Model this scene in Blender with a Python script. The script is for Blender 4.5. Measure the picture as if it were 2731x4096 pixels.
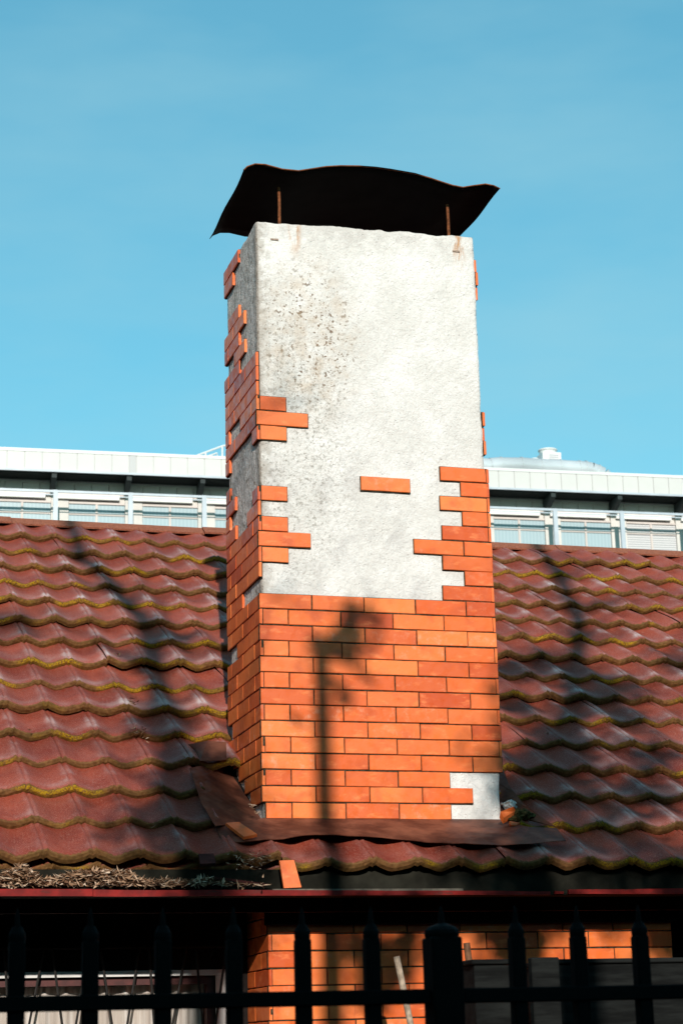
import bpy, bmesh, math, random
from mathutils import Vector, Matrix, noise
random.seed(7)
R_ = math.radians
S = bpy.context.scene
for o in list(bpy.data.objects): bpy.data.objects.remove(o)
COL = S.collection

# ------------------------------------------------------------------ camera
# house axes: X along the facade, Y away from the viewer, Z up; origin = foot of the chimney's front left edge
FPX = 7729.14; YAW, PITCH, ROLL = .294111, .272039, -.0269514
CAM = Vector((-2.11665, -8.30779, -.998822))
cy, sy, cp, sp = math.cos(YAW), math.sin(YAW), math.cos(PITCH), math.sin(PITCH)
FWD = Vector((sy*cp, cy*cp, sp)); r0 = Vector((cy, -sy, 0)); u0 = r0.cross(FWD)
RIGHT = math.cos(ROLL)*r0 + math.sin(ROLL)*u0; UP = -math.sin(ROLL)*r0 + math.cos(ROLL)*u0
cam = bpy.data.cameras.new('camera'); camo = bpy.data.objects.new('camera', cam); COL.objects.link(camo)
camo.matrix_world = Matrix(((RIGHT.x, UP.x, -FWD.x, CAM.x), (RIGHT.y, UP.y, -FWD.y, CAM.y), (RIGHT.z, UP.z, -FWD.z, CAM.z), (0, 0, 0, 1)))
cam.sensor_fit = 'VERTICAL'; cam.sensor_height = 36; cam.sensor_width = 24; cam.lens = FPX/4096*36
cam.clip_start = .05; cam.clip_end = 6000
cam.dof.use_dof = True; cam.dof.focus_distance = 8.7; cam.dof.aperture_fstop = 10
S.camera = camo

# ------------------------------------------------------------------ light
SUN_AZ, SUN_EL = R_(11.6), R_(21.2)          # light travels towards +Y, a little towards +X
SD = Vector((math.cos(SUN_EL)*math.sin(SUN_AZ), math.cos(SUN_EL)*math.cos(SUN_AZ), -math.sin(SUN_EL)))
W = bpy.data.worlds.new('World'); S.world = W; W.use_nodes = True
wn = W.node_tree; wn.nodes.clear()
sky = wn.nodes.new('ShaderNodeTexSky'); sky.sky_type = 'NISHITA'; sky.sun_disc = False
sky.sun_elevation = SUN_EL; sky.sun_rotation = math.pi + SUN_AZ
sky.air_density = 1.0; sky.dust_density = .3; sky.ozone_density = 1.6
tint = wn.nodes.new('ShaderNodeMix'); tint.data_type = 'RGBA'; tint.blend_type = 'MULTIPLY'; tint.inputs[0].default_value = 1
tint.inputs[7].default_value = (.88, 2.0, 2.0, 1)
bg = wn.nodes.new('ShaderNodeBackground'); bg.inputs[1].default_value = .13
wo = wn.nodes.new('ShaderNodeOutputWorld')
# faint high cirrus, by sky direction
tc = wn.nodes.new('ShaderNodeTexCoord'); mp = wn.nodes.new('ShaderNodeMapping'); mp.inputs['Scale'].default_value = (1.2, 1.2, 4)
mp.inputs['Rotation'].default_value = (.25, .35, .3)
cn = wn.nodes.new('ShaderNodeTexNoise'); cn.inputs['Scale'].default_value = 2.6; cn.inputs['Detail'].default_value = 5; cn.inputs['Roughness'].default_value = .55
cr = wn.nodes.new('ShaderNodeMapRange'); cr.inputs[1].default_value = .44; cr.inputs[2].default_value = .78; cr.inputs[4].default_value = .42
cm = wn.nodes.new('ShaderNodeMix'); cm.data_type = 'RGBA'; cm.inputs[7].default_value = (3.0, 5.2, 5.8, 1)
l = wn.links.new
l(tc.outputs['Generated'], mp.inputs[0]); l(mp.outputs[0], cn.inputs[0]); l(cn.outputs[0], cr.inputs[0]); l(cr.outputs[0], cm.inputs[0])
gm = wn.nodes.new('ShaderNodeGamma'); gm.inputs[1].default_value = .7; l(sky.outputs[0], gm.inputs[0]); l(gm.outputs[0], tint.inputs[6]); l(tint.outputs[2], cm.inputs[6]); l(cm.outputs[2], bg.inputs[0]); l(bg.outputs[0], wo.inputs[0])
sl = bpy.data.lights.new('sun', 'SUN'); sl.energy = 5.0; sl.angle = R_(.46); sl.color = (1, .945, .875)
so = bpy.data.objects.new('sun', sl); COL.objects.link(so); so.rotation_euler = SD.to_track_quat('-Z', 'Y').to_euler(); so.location = (-6, -14, 12)
vs = S.view_settings; vs.view_transform = 'Standard'; vs.look = 'None'; vs.exposure = 0; vs.gamma = 1; vs.use_curve_mapping = False
S.render.engine = 'CYCLES'; S.render.resolution_x = 682; S.render.resolution_y = 1024

# ------------------------------------------------------------------ measuring helpers (photo points to places on known planes)
def ray(u, v): return RIGHT*((u-1365.5)/FPX) + UP*((2048-v)/FPX) + FWD
def atY(u, v, Y): d = ray(u, v); return CAM + d*((Y-CAM.y)/d.y)
def atX(u, v, X): d = ray(u, v); return CAM + d*((X-CAM.x)/d.x)
def atP(u, v, n, c): d = ray(u, v); return CAM + d*((c-n.dot(CAM))/n.dot(d))
def px(p):
    q = Vector(p)-CAM; w = q.dot(FWD); return 1365.5+FPX*q.dot(RIGHT)/w, 2048-FPX*q.dot(UP)/w
RA = R_(31); RN = Vector((0, -math.sin(RA), math.cos(RA))); RS = Vector((0, math.cos(RA), math.sin(RA)))
def onroof(u, v, off=0): return atP(u, v, RN, off)
def roofpt(x, s, off=0): return Vector((x, 0, 0)) + RS*s + RN*off

# ------------------------------------------------------------------ mesh helpers
class MB:
    def __init__(s): s.v = []; s.f = []
    def quad(s, a, b, c, d): n = len(s.v); s.v += [tuple(a), tuple(b), tuple(c), tuple(d)]; s.f.append((n, n+1, n+2, n+3)); return s
    def box(s, x0, x1, y0, y1, z0, z1):
        n = len(s.v); s.v += [(x0,y0,z0),(x1,y0,z0),(x1,y1,z0),(x0,y1,z0),(x0,y0,z1),(x1,y0,z1),(x1,y1,z1),(x0,y1,z1)]
        s.f += [(n,n+3,n+2,n+1),(n+4,n+5,n+6,n+7),(n,n+1,n+5,n+4),(n+1,n+2,n+6,n+5),(n+2,n+3,n+7,n+6),(n+3,n,n+4,n+7)]; return s
    def obox(s, c, ax, ay, az, hx, hy, hz):
        n = len(s.v)
        for sz in (-1, 1):
            for (sx, sy_) in ((-1,-1),(1,-1),(1,1),(-1,1)): s.v.append(tuple(c + ax*hx*sx + ay*hy*sy_ + az*hz*sz))
        s.f += [(n,n+3,n+2,n+1),(n+4,n+5,n+6,n+7),(n,n+1,n+5,n+4),(n+1,n+2,n+6,n+5),(n+2,n+3,n+7,n+6),(n+3,n,n+4,n+7)]; return s
    def cbox(s, x0, x1, y0, y1, z0, z1, c=.003):
        "box with chamfered edges"
        bm = bmesh.new(); r = bmesh.ops.create_cube(bm, size=1)
        for v in bm.verts: v.co = Vector((x0+(v.co.x+.5)*(x1-x0), y0+(v.co.y+.5)*(y1-y0), z0+(v.co.z+.5)*(z1-z0)))
        bmesh.ops.bevel(bm, geom=bm.edges[:], offset=c, segments=1, affect='EDGES')
        n = len(s.v); bm.verts.index_update()
        s.v += [tuple(v.co) for v in bm.verts]; s.f += [tuple(n+v.index for v in f.verts) for f in bm.faces]; bm.free(); return s
    def tube(s, pts, rad, seg=8, caps=True):
        pts = [Vector(p) for p in pts]; n0 = len(s.v); prev = None
        for i, p in enumerate(pts):
            t = (pts[min(i+1, len(pts)-1)]-pts[max(i-1, 0)]).normalized()
            a = prev if prev is not None else (Vector((0,1,0)) if abs(t.y) < .9 else Vector((1,0,0)))
            a = (a - t*a.dot(t)).normalized(); prev = a; b = t.cross(a)
            r = rad[i] if isinstance(rad, (list, tuple)) else rad
            for k in range(seg):
                an = 2*math.pi*k/seg; s.v.append(tuple(p + a*(r*math.cos(an)) + b*(r*math.sin(an))))
        for i in range(len(pts)-1):
            for k in range(seg):
                k2 = (k+1) % seg; s.f.append((n0+i*seg+k, n0+i*seg+k2, n0+(i+1)*seg+k2, n0+(i+1)*seg+k))
        if caps: s.f.append(tuple(n0+k for k in range(seg))[::-1]); s.f.append(tuple(n0+(len(pts)-1)*seg+k for k in range(seg)))
        return s
    def prism(s, pts, d):
        "polygon outline extruded by vector d"
        n = len(s.v); m = len(pts); s.v += [tuple(p) for p in pts] + [tuple(Vector(p)+d) for p in pts]
        s.f.append(tuple(range(n, n+m))); s.f.append(tuple(range(n+2*m-1, n+m-1, -1)))
        for i in range(m): j = (i+1) % m; s.f.append((n+j, n+i, n+m+i, n+m+j))
        return s
    def mesh(s, name, mat=None, smooth=False, fixn=True):
        me = bpy.data.meshes.new(name); me.from_pydata(s.v, [], s.f)
        if fixn:
            bm = bmesh.new(); bm.from_mesh(me); bmesh.ops.recalc_face_normals(bm, faces=bm.faces); bm.to_mesh(me); bm.free()
        if mat: me.materials.append(mat)
        if smooth: me.polygons.foreach_set('use_smooth', [True]*len(me.polygons))
        me.update(); return me
    def obj(s, name, mat, parent=None, smooth=False, fixn=True): return link(name, s.mesh(name, mat, smooth, fixn), parent)
def link(name, me, parent=None, mw=None):
    o = bpy.data.objects.new(name, me); COL.objects.link(o)
    if parent is not None:
        o.parent = parent; o.matrix_parent_inverse = WORLD[parent.name].inverted() if parent.name in WORLD else Matrix.Identity(4)
    if mw is not None: o.matrix_basis = mw
    return o
WORLD = {}
def empty(name, loc=(0, 0, 0)):
    o = bpy.data.objects.new(name, None); COL.objects.link(o); o.location = loc; o.empty_display_size = .2
    WORLD[o.name] = Matrix.Translation(loc); return o
def tag(o, label=None, cat=None, group=None, kind=None):
    for k, v in (('label', label), ('category', cat), ('group', group), ('kind', kind)):
        if v: o[k] = v
    return o
def jit(a): return random.uniform(-a, a)

# ------------------------------------------------------------------ material helpers
class NT:
    def __init__(s, name, rough=.6, spec=.3):
        s.m = bpy.data.materials.new(name); s.m.use_nodes = True; s.t = s.m.node_tree
        s.b = s.t.nodes['Principled BSDF']; s.b.inputs['Roughness'].default_value = rough; s.b.inputs['Specular IOR Level'].default_value = spec
        s._pos = None
    def n(s, typ, **kw):
        x = s.t.nodes.new('ShaderNode'+typ)
        for k, v in kw.items(): setattr(x, k, v)
        return x
    def l(s, a, b): s.t.links.new(a, b)
    def set(s, inp, v):
        if hasattr(v, 'links'): s.l(v, inp)
        else: inp.default_value = v
    @property
    def pos(s):
        if s._pos is None: s._pos = s.n('NewGeometry').outputs['Position']
        return s._pos
    def vec(s, scale=(1,1,1), add=None, src=None):
        v = src or s.pos
        if add is not None:
            a = s.n('VectorMath', operation='ADD'); s.l(v, a.inputs[0]); s.set(a.inputs[1], add); v = a.outputs[0]
        m = s.n('VectorMath', operation='MULTIPLY'); s.l(v, m.inputs[0]); m.inputs[1].default_value = scale; return m.outputs[0]
    def noise(s, scale, detail=4, rough=.55, v=None, dist=0):
        x = s.n('TexNoise'); s.l(v or s.pos, x.inputs['Vector']); x.inputs['Scale'].default_value = scale; x.inputs['Detail'].default_value = detail
        x.inputs['Roughness'].default_value = rough; x.inputs['Distortion'].default_value = dist; return x.outputs['Fac']
    def voro(s, scale, v=None, feature='F1', out='Distance'):
        x = s.n('TexVoronoi', feature=feature); s.l(v or s.pos, x.inputs['Vector']); x.inputs['Scale'].default_value = scale; return x.outputs[out]
    def rng(s, v, a, b, c=0, d=1, smooth=True):
        x = s.n('MapRange'); x.interpolation_type = 'SMOOTHSTEP' if smooth else 'LINEAR'
        s.set(x.inputs[0], v); x.inputs[1].default_value = a; x.inputs[2].default_value = b; x.inputs[3].default_value = c; x.inputs[4].default_value = d; return x.outputs[0]
    def math(s, op, a, b=0.):
        x = s.n('Math', operation=op); s.set(x.inputs[0], a); s.set(x.inputs[1], b); return x.outputs[0]
    def mix(s, f, a, b, mode='MIX'):
        x = s.n('Mix', data_type='RGBA', blend_type=mode); s.set(x.inputs[0], f)
        for i, c in ((6, a), (7, b)): s.set(x.inputs[i], c if hasattr(c, 'links') else (*c, 1))
        return x.outputs[2]
    def ramp(s, f, stops):
        x = s.n('ValToRGB'); s.l(f, x.inputs[0]); e = x.color_ramp.elements
        while len(e) < len(stops): e.new(.5)
        for i, (p_, c) in enumerate(stops): e[i].position = p_; e[i].color = (*c, 1)
        return x.outputs[0]
    def attr(s, name): x = s.n('Attribute'); x.attribute_name = name; return x.outputs['Fac']
    def rand(s): return s.n('ObjectInfo').outputs['Random']
    def xyz(s, v=None): x = s.n('SeparateXYZ'); s.l(v or s.pos, x.inputs[0]); return x.outputs
    def nrm(s): return s.xyz(s.n('NewGeometry').outputs['Normal'])
    def col(s, c): s.set(s.b.inputs['Base Color'], c if hasattr(c, 'links') else (*c, 1)); return s
    def rough(s, v): s.set(s.b.inputs['Roughness'], v); return s
    def bump(s, h, dist=.003, strength=1):
        x = s.n('Bump'); x.inputs['Strength'].default_value = strength; x.inputs['Distance'].default_value = dist; s.l(h, x.inputs['Height'])
        s.l(x.outputs[0], s.b.inputs['Normal']); return s

def simple(name, c, rough=.7, spec=.2, var=.25, scale=14, bump=.0, metal=0):
    t = NT(name, rough, spec); f = t.noise(scale, 5, .6)
    t.col(t.mix(t.rng(f, .3, .72), [x*(1-var) for x in c], [min(1, x*(1+var)) for x in c])); t.b.inputs['Metallic'].default_value = metal
    if bump: t.bump(t.noise(scale*6, 4), bump)
    return t.m

def brick_material(name, dark=1.):
    t = NT(name, .42, .35); r = t.rand()
    off = t.n('CombineXYZ'); t.l(t.math('MULTIPLY', r, 37.), off.inputs[0]); t.l(t.math('MULTIPLY', r, 91.), off.inputs[2])
    v = t.vec(add=off.outputs[0])
    d = dark
    base = t.ramp(t.math('FRACT', t.math('MULTIPLY', r, 7.31)), [(0, (.68*d,.125*d,.022*d)), (.3, (.84*d,.20*d,.045*d)), (.55, (.52*d,.070*d,.012*d)), (.8, (.78*d,.155*d,.03*d)), (1, (.64*d,.105*d,.018*d))])
    low = t.noise(8, 3, .5, v)
    c = t.mix(t.rng(low, .5, .72, 0, .55), base, (.44*d, .065*d, .016*d))
    c = t.mix(t.rng(t.noise(11, 4, .6, t.vec((1, 1, 2.5), add=off.outputs[0])), .52, .72, 0, .6), c, (.85*d, .235*d, .07*d))
    amt = t.rng(t.math('FRACT', t.math('MULTIPLY', r, 13.7)), .8, 1, 0, .55)      # a few pale, limey bricks
    eff = t.math('MULTIPLY', t.rng(t.noise(22, 6, .68, v), .5, .7), amt)
    c = t.mix(eff, c, (.70, .33, .2))
    c = t.mix(t.rng(t.noise(260, 3, .6, v), .62, .75, 0, .5), c, (.25*d, .035*d, .015*d))
    c = t.mix(t.rng(t.noise(2.3, 4, .6), .55, .75, 0, .4), c, (.40*d, .06*d, .016*d)); c = t.mix(t.rng(t.noise(1, 5, .7, t.vec((30, 30, 4))), .62, .74, 0, .35), c, (.30*d, .06*d, .03*d))
    t.col(c); t.rough(t.rng(t.noise(25, 3, .5, v), .3, .7, .3, .55))
    t.bump(t.noise(120, 5, .6, v), .0012, .6); return t.m
M = {}
M['brick'] = brick_material('klinker_brick')

# plaster of the stack: pale render, weathered, dark lichen on the left face and in patches
t = NT('weathered_plaster', .85, .15); P = t.xyz(); Nn = t.nrm()
base = t.mix(t.rng(t.noise(3.2, 5, .6), .35, .7), (.66, .625, .58), (.775, .74, .70))
base = t.mix(t.rng(t.noise(55, 5, .7), .54, .75, 0, .42), base, (.45, .40, .36))
gz = t.math('MULTIPLY', t.rng(P[2], 2.2, 1.5), t.rng(t.noise(5.5, 6, .68), .46, .72, 0, .5)); base = t.mix(gz, base, (.40, .37, .355))
pit2 = t.math('MULTIPLY', t.rng(t.voro(70), .17, .08), t.rng(t.noise(24, 2), .5, .6, 0, .8)); base = t.mix(pit2, base, (.30, .25, .21))
dx = t.math('DIVIDE', t.math('SUBTRACT', P[0], .27), .26); dz = t.math('DIVIDE', t.math('SUBTRACT', P[2], 2.28), .42)
patch = t.rng(t.math('ADD', t.math('MULTIPLY', dx, dx), t.math('MULTIPLY', dz, dz)), 1.5, .05)
spots = t.math('MAXIMUM', t.rng(t.noise(48, 3, .5), .60, .68), t.rng(t.noise(95, 2, .5), .62, .70))
base = t.mix(t.math('MULTIPLY', spots, t.math('MULTIPLY', patch, .95)), base, (.16, .10, .06))
base = t.mix(t.math('MULTIPLY', patch, t.rng(t.noise(14, 4), .35, .75, 0, .6)), base, (.48, .36, .25))
dx2 = t.math('DIVIDE', t.math('SUBTRACT', P[0], .1), .42); dz2 = t.math('DIVIDE', t.math('SUBTRACT', P[2], 1.7), .75)
patch2 = t.rng(t.math('ADD', t.math('MULTIPLY', dx2, dx2), t.math('MULTIPLY', dz2, dz2)), 1.3, .1)
base = t.mix(t.math('MULTIPLY', patch2, t.rng(t.noise(60, 5, .75), .5, .64, 0, .62)), base, (.17, .145, .11))
pits = t.rng(t.voro(26), .1, .03); base = t.mix(t.math('MULTIPLY', pits, t.rng(t.noise(7, 2), .5, .62, 0, .7)), base, (.25, .2, .16))
edge = t.rng(t.math('ADD', P[0], t.rng(t.noise(30, 4), .3, .7, -.03, .03)), .075, .015); base = t.mix(t.math('MULTIPLY', edge, .45), base, (.22, .17, .12))
strk = t.noise(1, 6, .72, t.vec((14, 40, 13)), 1.5)
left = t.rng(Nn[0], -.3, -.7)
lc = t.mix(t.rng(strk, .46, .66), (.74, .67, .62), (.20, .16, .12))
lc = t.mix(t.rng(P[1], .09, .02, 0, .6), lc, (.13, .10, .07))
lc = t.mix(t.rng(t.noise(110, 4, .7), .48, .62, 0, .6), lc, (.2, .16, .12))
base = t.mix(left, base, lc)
for rx in (.205, 1.045):          # rust run-off under the two cap posts
    w = t.rng(t.math('ABSOLUTE', t.math('SUBTRACT', P[0], rx)), .045, .004); h = t.rng(P[2], 2.66, 2.86)
    base = t.mix(t.math('MULTIPLY', t.math('MULTIPLY', w, h), t.rng(t.noise(40, 4, .6, t.vec((1, 1, .25))), .42, .6)), base, (.50, .20, .03))
topd = t.rng(t.math('ADD', P[2], t.rng(t.noise(18, 4), .3, .7, -.06, .06)), 2.74, 2.9, 0, .35); base = t.mix(topd, base, (.42, .38, .35))
t.col(base); hgt = t.math('ADD', t.math('MULTIPLY', t.noise(26, 4, .55), .9), t.math('MULTIPLY', t.noise(95, 4, .6), .35))
crk = t.math('MULTIPLY', t.noise(38, 5, .75, None, 1.5), .9)
t.bump(t.math('ADD', t.math('ADD', hgt, crk), t.rng(t.voro(34, t.vec((1, 1, 1))), .03, .2, 0, .35)), .009, .9); M['plaster'] = t.m
M['tie'] = simple('stained_tie_iron', (.30, .22, .17), .9, .1, .4, 90)
M['mortar'] = simple('mossy_mortar', (.05, .042, .028), .95, .05, .6, 60, .002)

# stone coated roof tile
t = NT('stone_coated_tile', .55, .07); r = t.rand(); lip = t.attr('lip'); bl = t.attr('bleach')
big = t.noise(2.2, 4, .55)
base = t.mix(t.rng(big, .35, .68), (.20, .028, .015), (.35, .060, .030))
base = t.mix(t.rng(r, .2, 1, 0, .35), base, (.27, .06, .035))
base = t.mix(t.rng(t.noise(17, 4, .6), .45, .8, 0, .3), base, (.13, .035, .03))
grain = t.rng(t.noise(330, 3, .75), .56, .66); base = t.mix(t.math('MULTIPLY', grain, t.rng(t.noise(9, 3), .3, .7, .12, .55)), base, (.52, .31, .24))
spk = t.noise(150, 2, .6); base = t.mix(t.rng(spk, .54, .68, 0, .34), base, (.54, .30, .23)); base = t.mix(t.rng(spk, .46, .34, 0, .5), base, (.12, .022, .014))
sheen_mask = t.math('MULTIPLY', bl, t.math('MULTIPLY', t.rng(t.noise(6.5, 4, .6), .4, .66, .2, .95), t.rng(t.noise(1.7, 2, .5, t.vec((1, 2.4, 2.4))), .42, .66, .15, 1))); base = t.mix(sheen_mask, base, (.60, .50, .48))  # pale sky sheen painted on crests and pans, along with bleached wear
brown = t.mix(t.rng(t.noise(60, 4), .35, .7), (.11, .047, .017), (.19, .088, .032))
gold = t.math('MULTIPLY', t.rng(t.noise(2.6, 3, .55), .5, .62), t.rng(t.noise(130, 4, .7), .40, .56))
up = t.rng(lip, .74, .98, .12, 1)
brown = t.mix(t.math('MULTIPLY', gold, up), brown, (.40, .235, .008))
oliv = t.rng(t.noise(8, 3), .4, .7, 0, .6); brown = t.mix(t.math('MULTIPLY', oliv, .5), brown, (.085, .07, .02))
base = t.mix(t.rng(t.math('ADD', lip, t.rng(t.noise(70, 3), .3, .7, -.18, .18)), .3, .55), base, brown)
t.col(base); t.rough(t.rng(grain, 0, 1, .40, .75)); t.bump(t.math('ADD', t.noise(330, 3, .7), t.math('MULTIPLY', t.noise(60, 4, .6), .8)), .0035, .75); M['tile'] = t.m

M['flash'] = (lambda t: (t.col(t.mix(t.rng(t.noise(7, 5, .65), .35, .7), (.075, .024, .015), (.20, .07, .04))), t.bump(t.math('ADD', t.noise(9, 3), t.math('MULTIPLY', t.noise(150, 4), .1)), .012, .5), t.m)[-1])(NT('brown_sheet_metal', .55, .15))
M['ridge'] = simple('ridge_cap_coat', (.30, .10, .055), .8, .2, .5, 120, .003)
M['cap'] = simple('sooty_sheet_steel', (.0035, .003, .003), .8, .05, .4, 8)  # near-black base colour over the whole cap
M['rust'] = simple('rusty_steel', (.17, .055, .02), .85, .2, .5, 60, .001)
M['zinc'] = simple('dull_zinc', (.016, .015, .011), .8, .04, .4, 9)
M['zincedge'] = simple('worn_zinc_edge', (.10, .085, .065), .6, .2, .35, 30)
M['redpaint'] = (lambda t: (t.col(t.mix(t.rng(t.noise(40, 5, .7, t.vec((.3, 1, 1))), .54, .66, 0, .6), t.mix(t.rng(t.noise(12, 4), .35, .7), (.13, .007, .006), (.25, .013, .010)), (.05, .02, .015))), t.bump(t.noise(80, 4), .002, .5), t.m)[-1])(NT('peeling_red_paint', .6, .15))
M['darkred'] = simple('old_dark_red_board', (.045, .011, .009), .8, .15, .5, 20)
M['soot'] = simple('dark_eaves_timber', (.012, .009, .008), .9, .08, .4, 10)  # near-black colour stands in for shade under the eaves
M['leaf'] = (lambda t: (t.col(t.ramp(t.attr('rnd'), [(0, (.12, .055, .03)), (.35, (.24, .13, .07)), (.7, (.42, .26, .16)), (1, (.62, .46, .34))])), t.m)[-1])(NT('dry_leaf', .7, .25))
M['iron'] = simple('black_painted_iron', (.0035, .0035, .0033), .75, .1, .2, 30)
M['whitewall'] = simple('white_wall_paint', (.62, .60, .57), .85, .15, .12, 5, .002)
M['winframe'] = simple('dark_red_window_frame', (.07, .015, .012), .5, .3, .3, 30)
M['wood_pale'] = simple('grey_weathered_handle', (.34, .26, .19), .75, .2, .35, 40, .001)
M['wood_brown'] = simple('brown_timber', (.13, .06, .03), .75, .2, .4, 30, .001)
M['dkwood'] = (lambda t: (t.col(t.mix(t.rng(t.noise(1, 5, .65, t.vec((4, 12, 30))), .35, .7), (.004, .0042, .004), (.013, .014, .013))), t.m)[-1])(NT('blackened_wood', .85, .1))  # near-black wood colour stands in for the shade on the yard things
M['grille'] = simple('dark_grille_iron', (.02, .018, .016), .6, .2, .2, 30)
M['moss'] = simple('moss_clod', (.075, .06, .022), .95, .05, .7, 70, .004)
M['lime'] = simple('lime_mortar_crumb', (.55, .52, .48), .9, .1, .3, 60, .003)
M['bark'] = simple('bark', (.11, .085, .06), .9, .1, .4, 25, .006)
M['green'] = simple('evergreen_leaf', (.045, .07, .025), .7, .2, .4, 3)
M['ground'] = simple('yard_ground', (.04, .036, .03), .95, .1, .35, 2.5, .01)
t = NT('curtain_cloth', .9, .1); lace = t.rng(t.noise(1, 4, .5, t.vec((55, 1, 3))), .4, .65)
t.col(t.mix(lace, (.50, .43, .37), (.66, .60, .54))); M['curtain'] = t.m
m = bpy.data.materials.new('window_glass'); m.use_nodes = True; nt = m.node_tree; nt.nodes.remove(nt.nodes['Principled BSDF'])
tr = nt.nodes.new('ShaderNodeBsdfTransparent'); gl = nt.nodes.new('ShaderNodeBsdfGlossy'); gl.inputs['Roughness'].default_value = .03; mx = nt.nodes.new('ShaderNodeMixShader'); mx.inputs[0].default_value = .06
nt.links.new(tr.outputs[0], mx.inputs[1]); nt.links.new(gl.outputs[0], mx.inputs[2]); nt.links.new(mx.outputs[0], nt.nodes['Material Output'].inputs[0]); M['glass'] = m

# ================================================================== SETTING
GZ = -2.6
g = MB(); 
n = 24
for i in range(n):
    for j in range(n):
        x0, x1, y0, y1 = [-3000+6000*k/n for k in (i, i+1)] + [-3000+6000*k/n for k in (j, j+1)]
        g.quad((x0, y0, GZ), (x1, y0, GZ), (x1, y1, GZ), (x0, y1, GZ))
me = g.mesh('ground', M['ground'], fixn=False); tag(link('ground', me), kind='structure')

# ================================================================== CHIMNEY
CP = .0731; CW = 1.142; CD = .641; TH = .013; JT = .0052
CH = empty('chimney', (CW/2, CD/2, -.1)); tag(CH, 'tall plastered chimney with orange brick slips falling off and a black curved cap', 'chimney')
brickmesh = {}
def slip_mesh(L, H, mat, key=''):
    k = (round(L, 3), round(H, 3), mat.name, key, random.randrange(5))
    if k in brickmesh: return brickmesh[k]
    c = .0022; v = []; f = []; ol = []                    # outline with slightly uneven arrises and a chipped corner now and then
    nx_ = max(2, int(L/.05))
    for (xa, za, xb, zb, n_) in ((0, 0, L, 0, nx_), (L, 0, L, H, 2), (L, H, 0, H, nx_), (0, H, 0, 0, 2)):
        for q in range(n_):
            e = .0008 if q else .0004; ol.append([xa+(xb-xa)*q/n_+jit(e), za+(zb-za)*q/n_+jit(e)])
    if random.random() < .25:
        q = random.choice((0, nx_, nx_+2, 2*nx_+2)); ol[q][0] += (.003 if ol[q][0] < L/2 else -.003)*random.random(); ol[q][1] += (.003 if ol[q][1] < H/2 else -.003)*random.random()
    K_ = len(ol); cx_, cz_ = L/2, H/2
    for (y, ins) in ((TH, 0), (c, 0), (0, c)):
        for (x, z) in ol: v.append((x+(ins if x < cx_*.3 else -ins if x > L-cx_*.3 else 0), y+jit(.0003), z+(ins if z < cz_*.3 else -ins if z > H-cz_*.3 else 0)))
    for a in (0, K_):
        for i in range(K_): j = (i+1) % K_; f.append((a+i, a+j, a+K_+j, a+K_+i))
    f += [tuple(range(2*K_, 3*K_)), tuple(range(K_-1, -1, -1))]
    me = bpy.data.meshes.new('brick'); me.from_pydata(v, [], f); me.materials.append(mat); me.update()
    brickmesh[k] = me; return me
mort = MB()
def slip(face, a0, a1, row, parent=CH, y0=0., P_=CP, z0=0., mat=None, xl=0., mb=mort, top=None, name='brick'):
    "face F: a along X at plane y0; L: a along Y on plane x=xl facing -X; R: a along Y facing +X"
    H = P_-.0055; z = z0+row*P_; me = slip_mesh(a1-a0, H, mat or M['brick'])
    dj = jit(.0012)
    if face == 'F':
        mw = Matrix.Translation((a0, y0+dj, z+jit(.0011))) @ Matrix.Rotation(jit(.006), 4, 'Y') @ Matrix.Rotation(jit(.011), 4, 'Z') @ Matrix.Rotation(jit(.014), 4, 'X')
        mb.box(a0-.0026, a1+.0026, y0+.0055, y0+TH+.004, z-.0027, z+H+.0027)
    elif face == 'L':
        mw = Matrix(((0, 1, 0, xl+dj), (-1, 0, 0, a1), (0, 0, 1, z+jit(.0008)), (0, 0, 0, 1))) @ Matrix.Rotation(jit(.006), 4, 'Y')
        mb.box(xl+.0055, xl+TH+.004, a0-.0026+.003, a1+.0026, z-.0027, z+H+.0027)
    else:
        mw = Matrix(((0, -1, 0, xl+dj), (1, 0, 0, a0), (0, 0, 1, z+jit(.0008)), (0, 0, 0, 1)))
        mb.box(xl-TH-.004, xl-.0055, a0+.003, a1+.0026, z-.0027, z+H+.0027)
    return link(name, me, parent, mw)
J = JT/2
for r in range(14):                      # intact lower courses of the front
    if r % 2: segs = [(0, .2476), (.2476, .4975), (.4975, .7475), (.7475, .9975), (.9975, CW)]
    else: segs = [(.0165, .1345), (.1345, .3845), (.3845, .6345), (.6345, .8845), (.8845, 1.1265)]
    if r in (0, 2): segs = segs[:-1]
    if r == 1: segs = [(a, b) for a, b in segs[:-2]] + [(.7475, .992)]
    for a, b in segs: slip('F', a+(J if a > .02 else 0), b-(J if b < 1.12 else 0), r)
for r, a, b in ((14,.887,1.137),(15,.999,1.139),(16,.892,1.137),(17,.752,.997),(17,1.002,1.142),(18,.895,1.1265),(19,1.0,1.1265),(20,.891,1.1265),(21,.998,1.139),(22,.897,1.1265),
                (21,.5,.742),(16,.0165,.14),(17,0,.2476),(18,.0165,.1405),(20,.0165,.1405),(24,.0165,.143),(25,0,.2485),(26,.0165,.143)):
    slip('F', a, b, r)
OD = [(.0135, .2185), (.2225, .4455), (.4495, CD)]; EV = [(0, .104), (.108, .329), (.333, .556), (.56, CD)]
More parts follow.
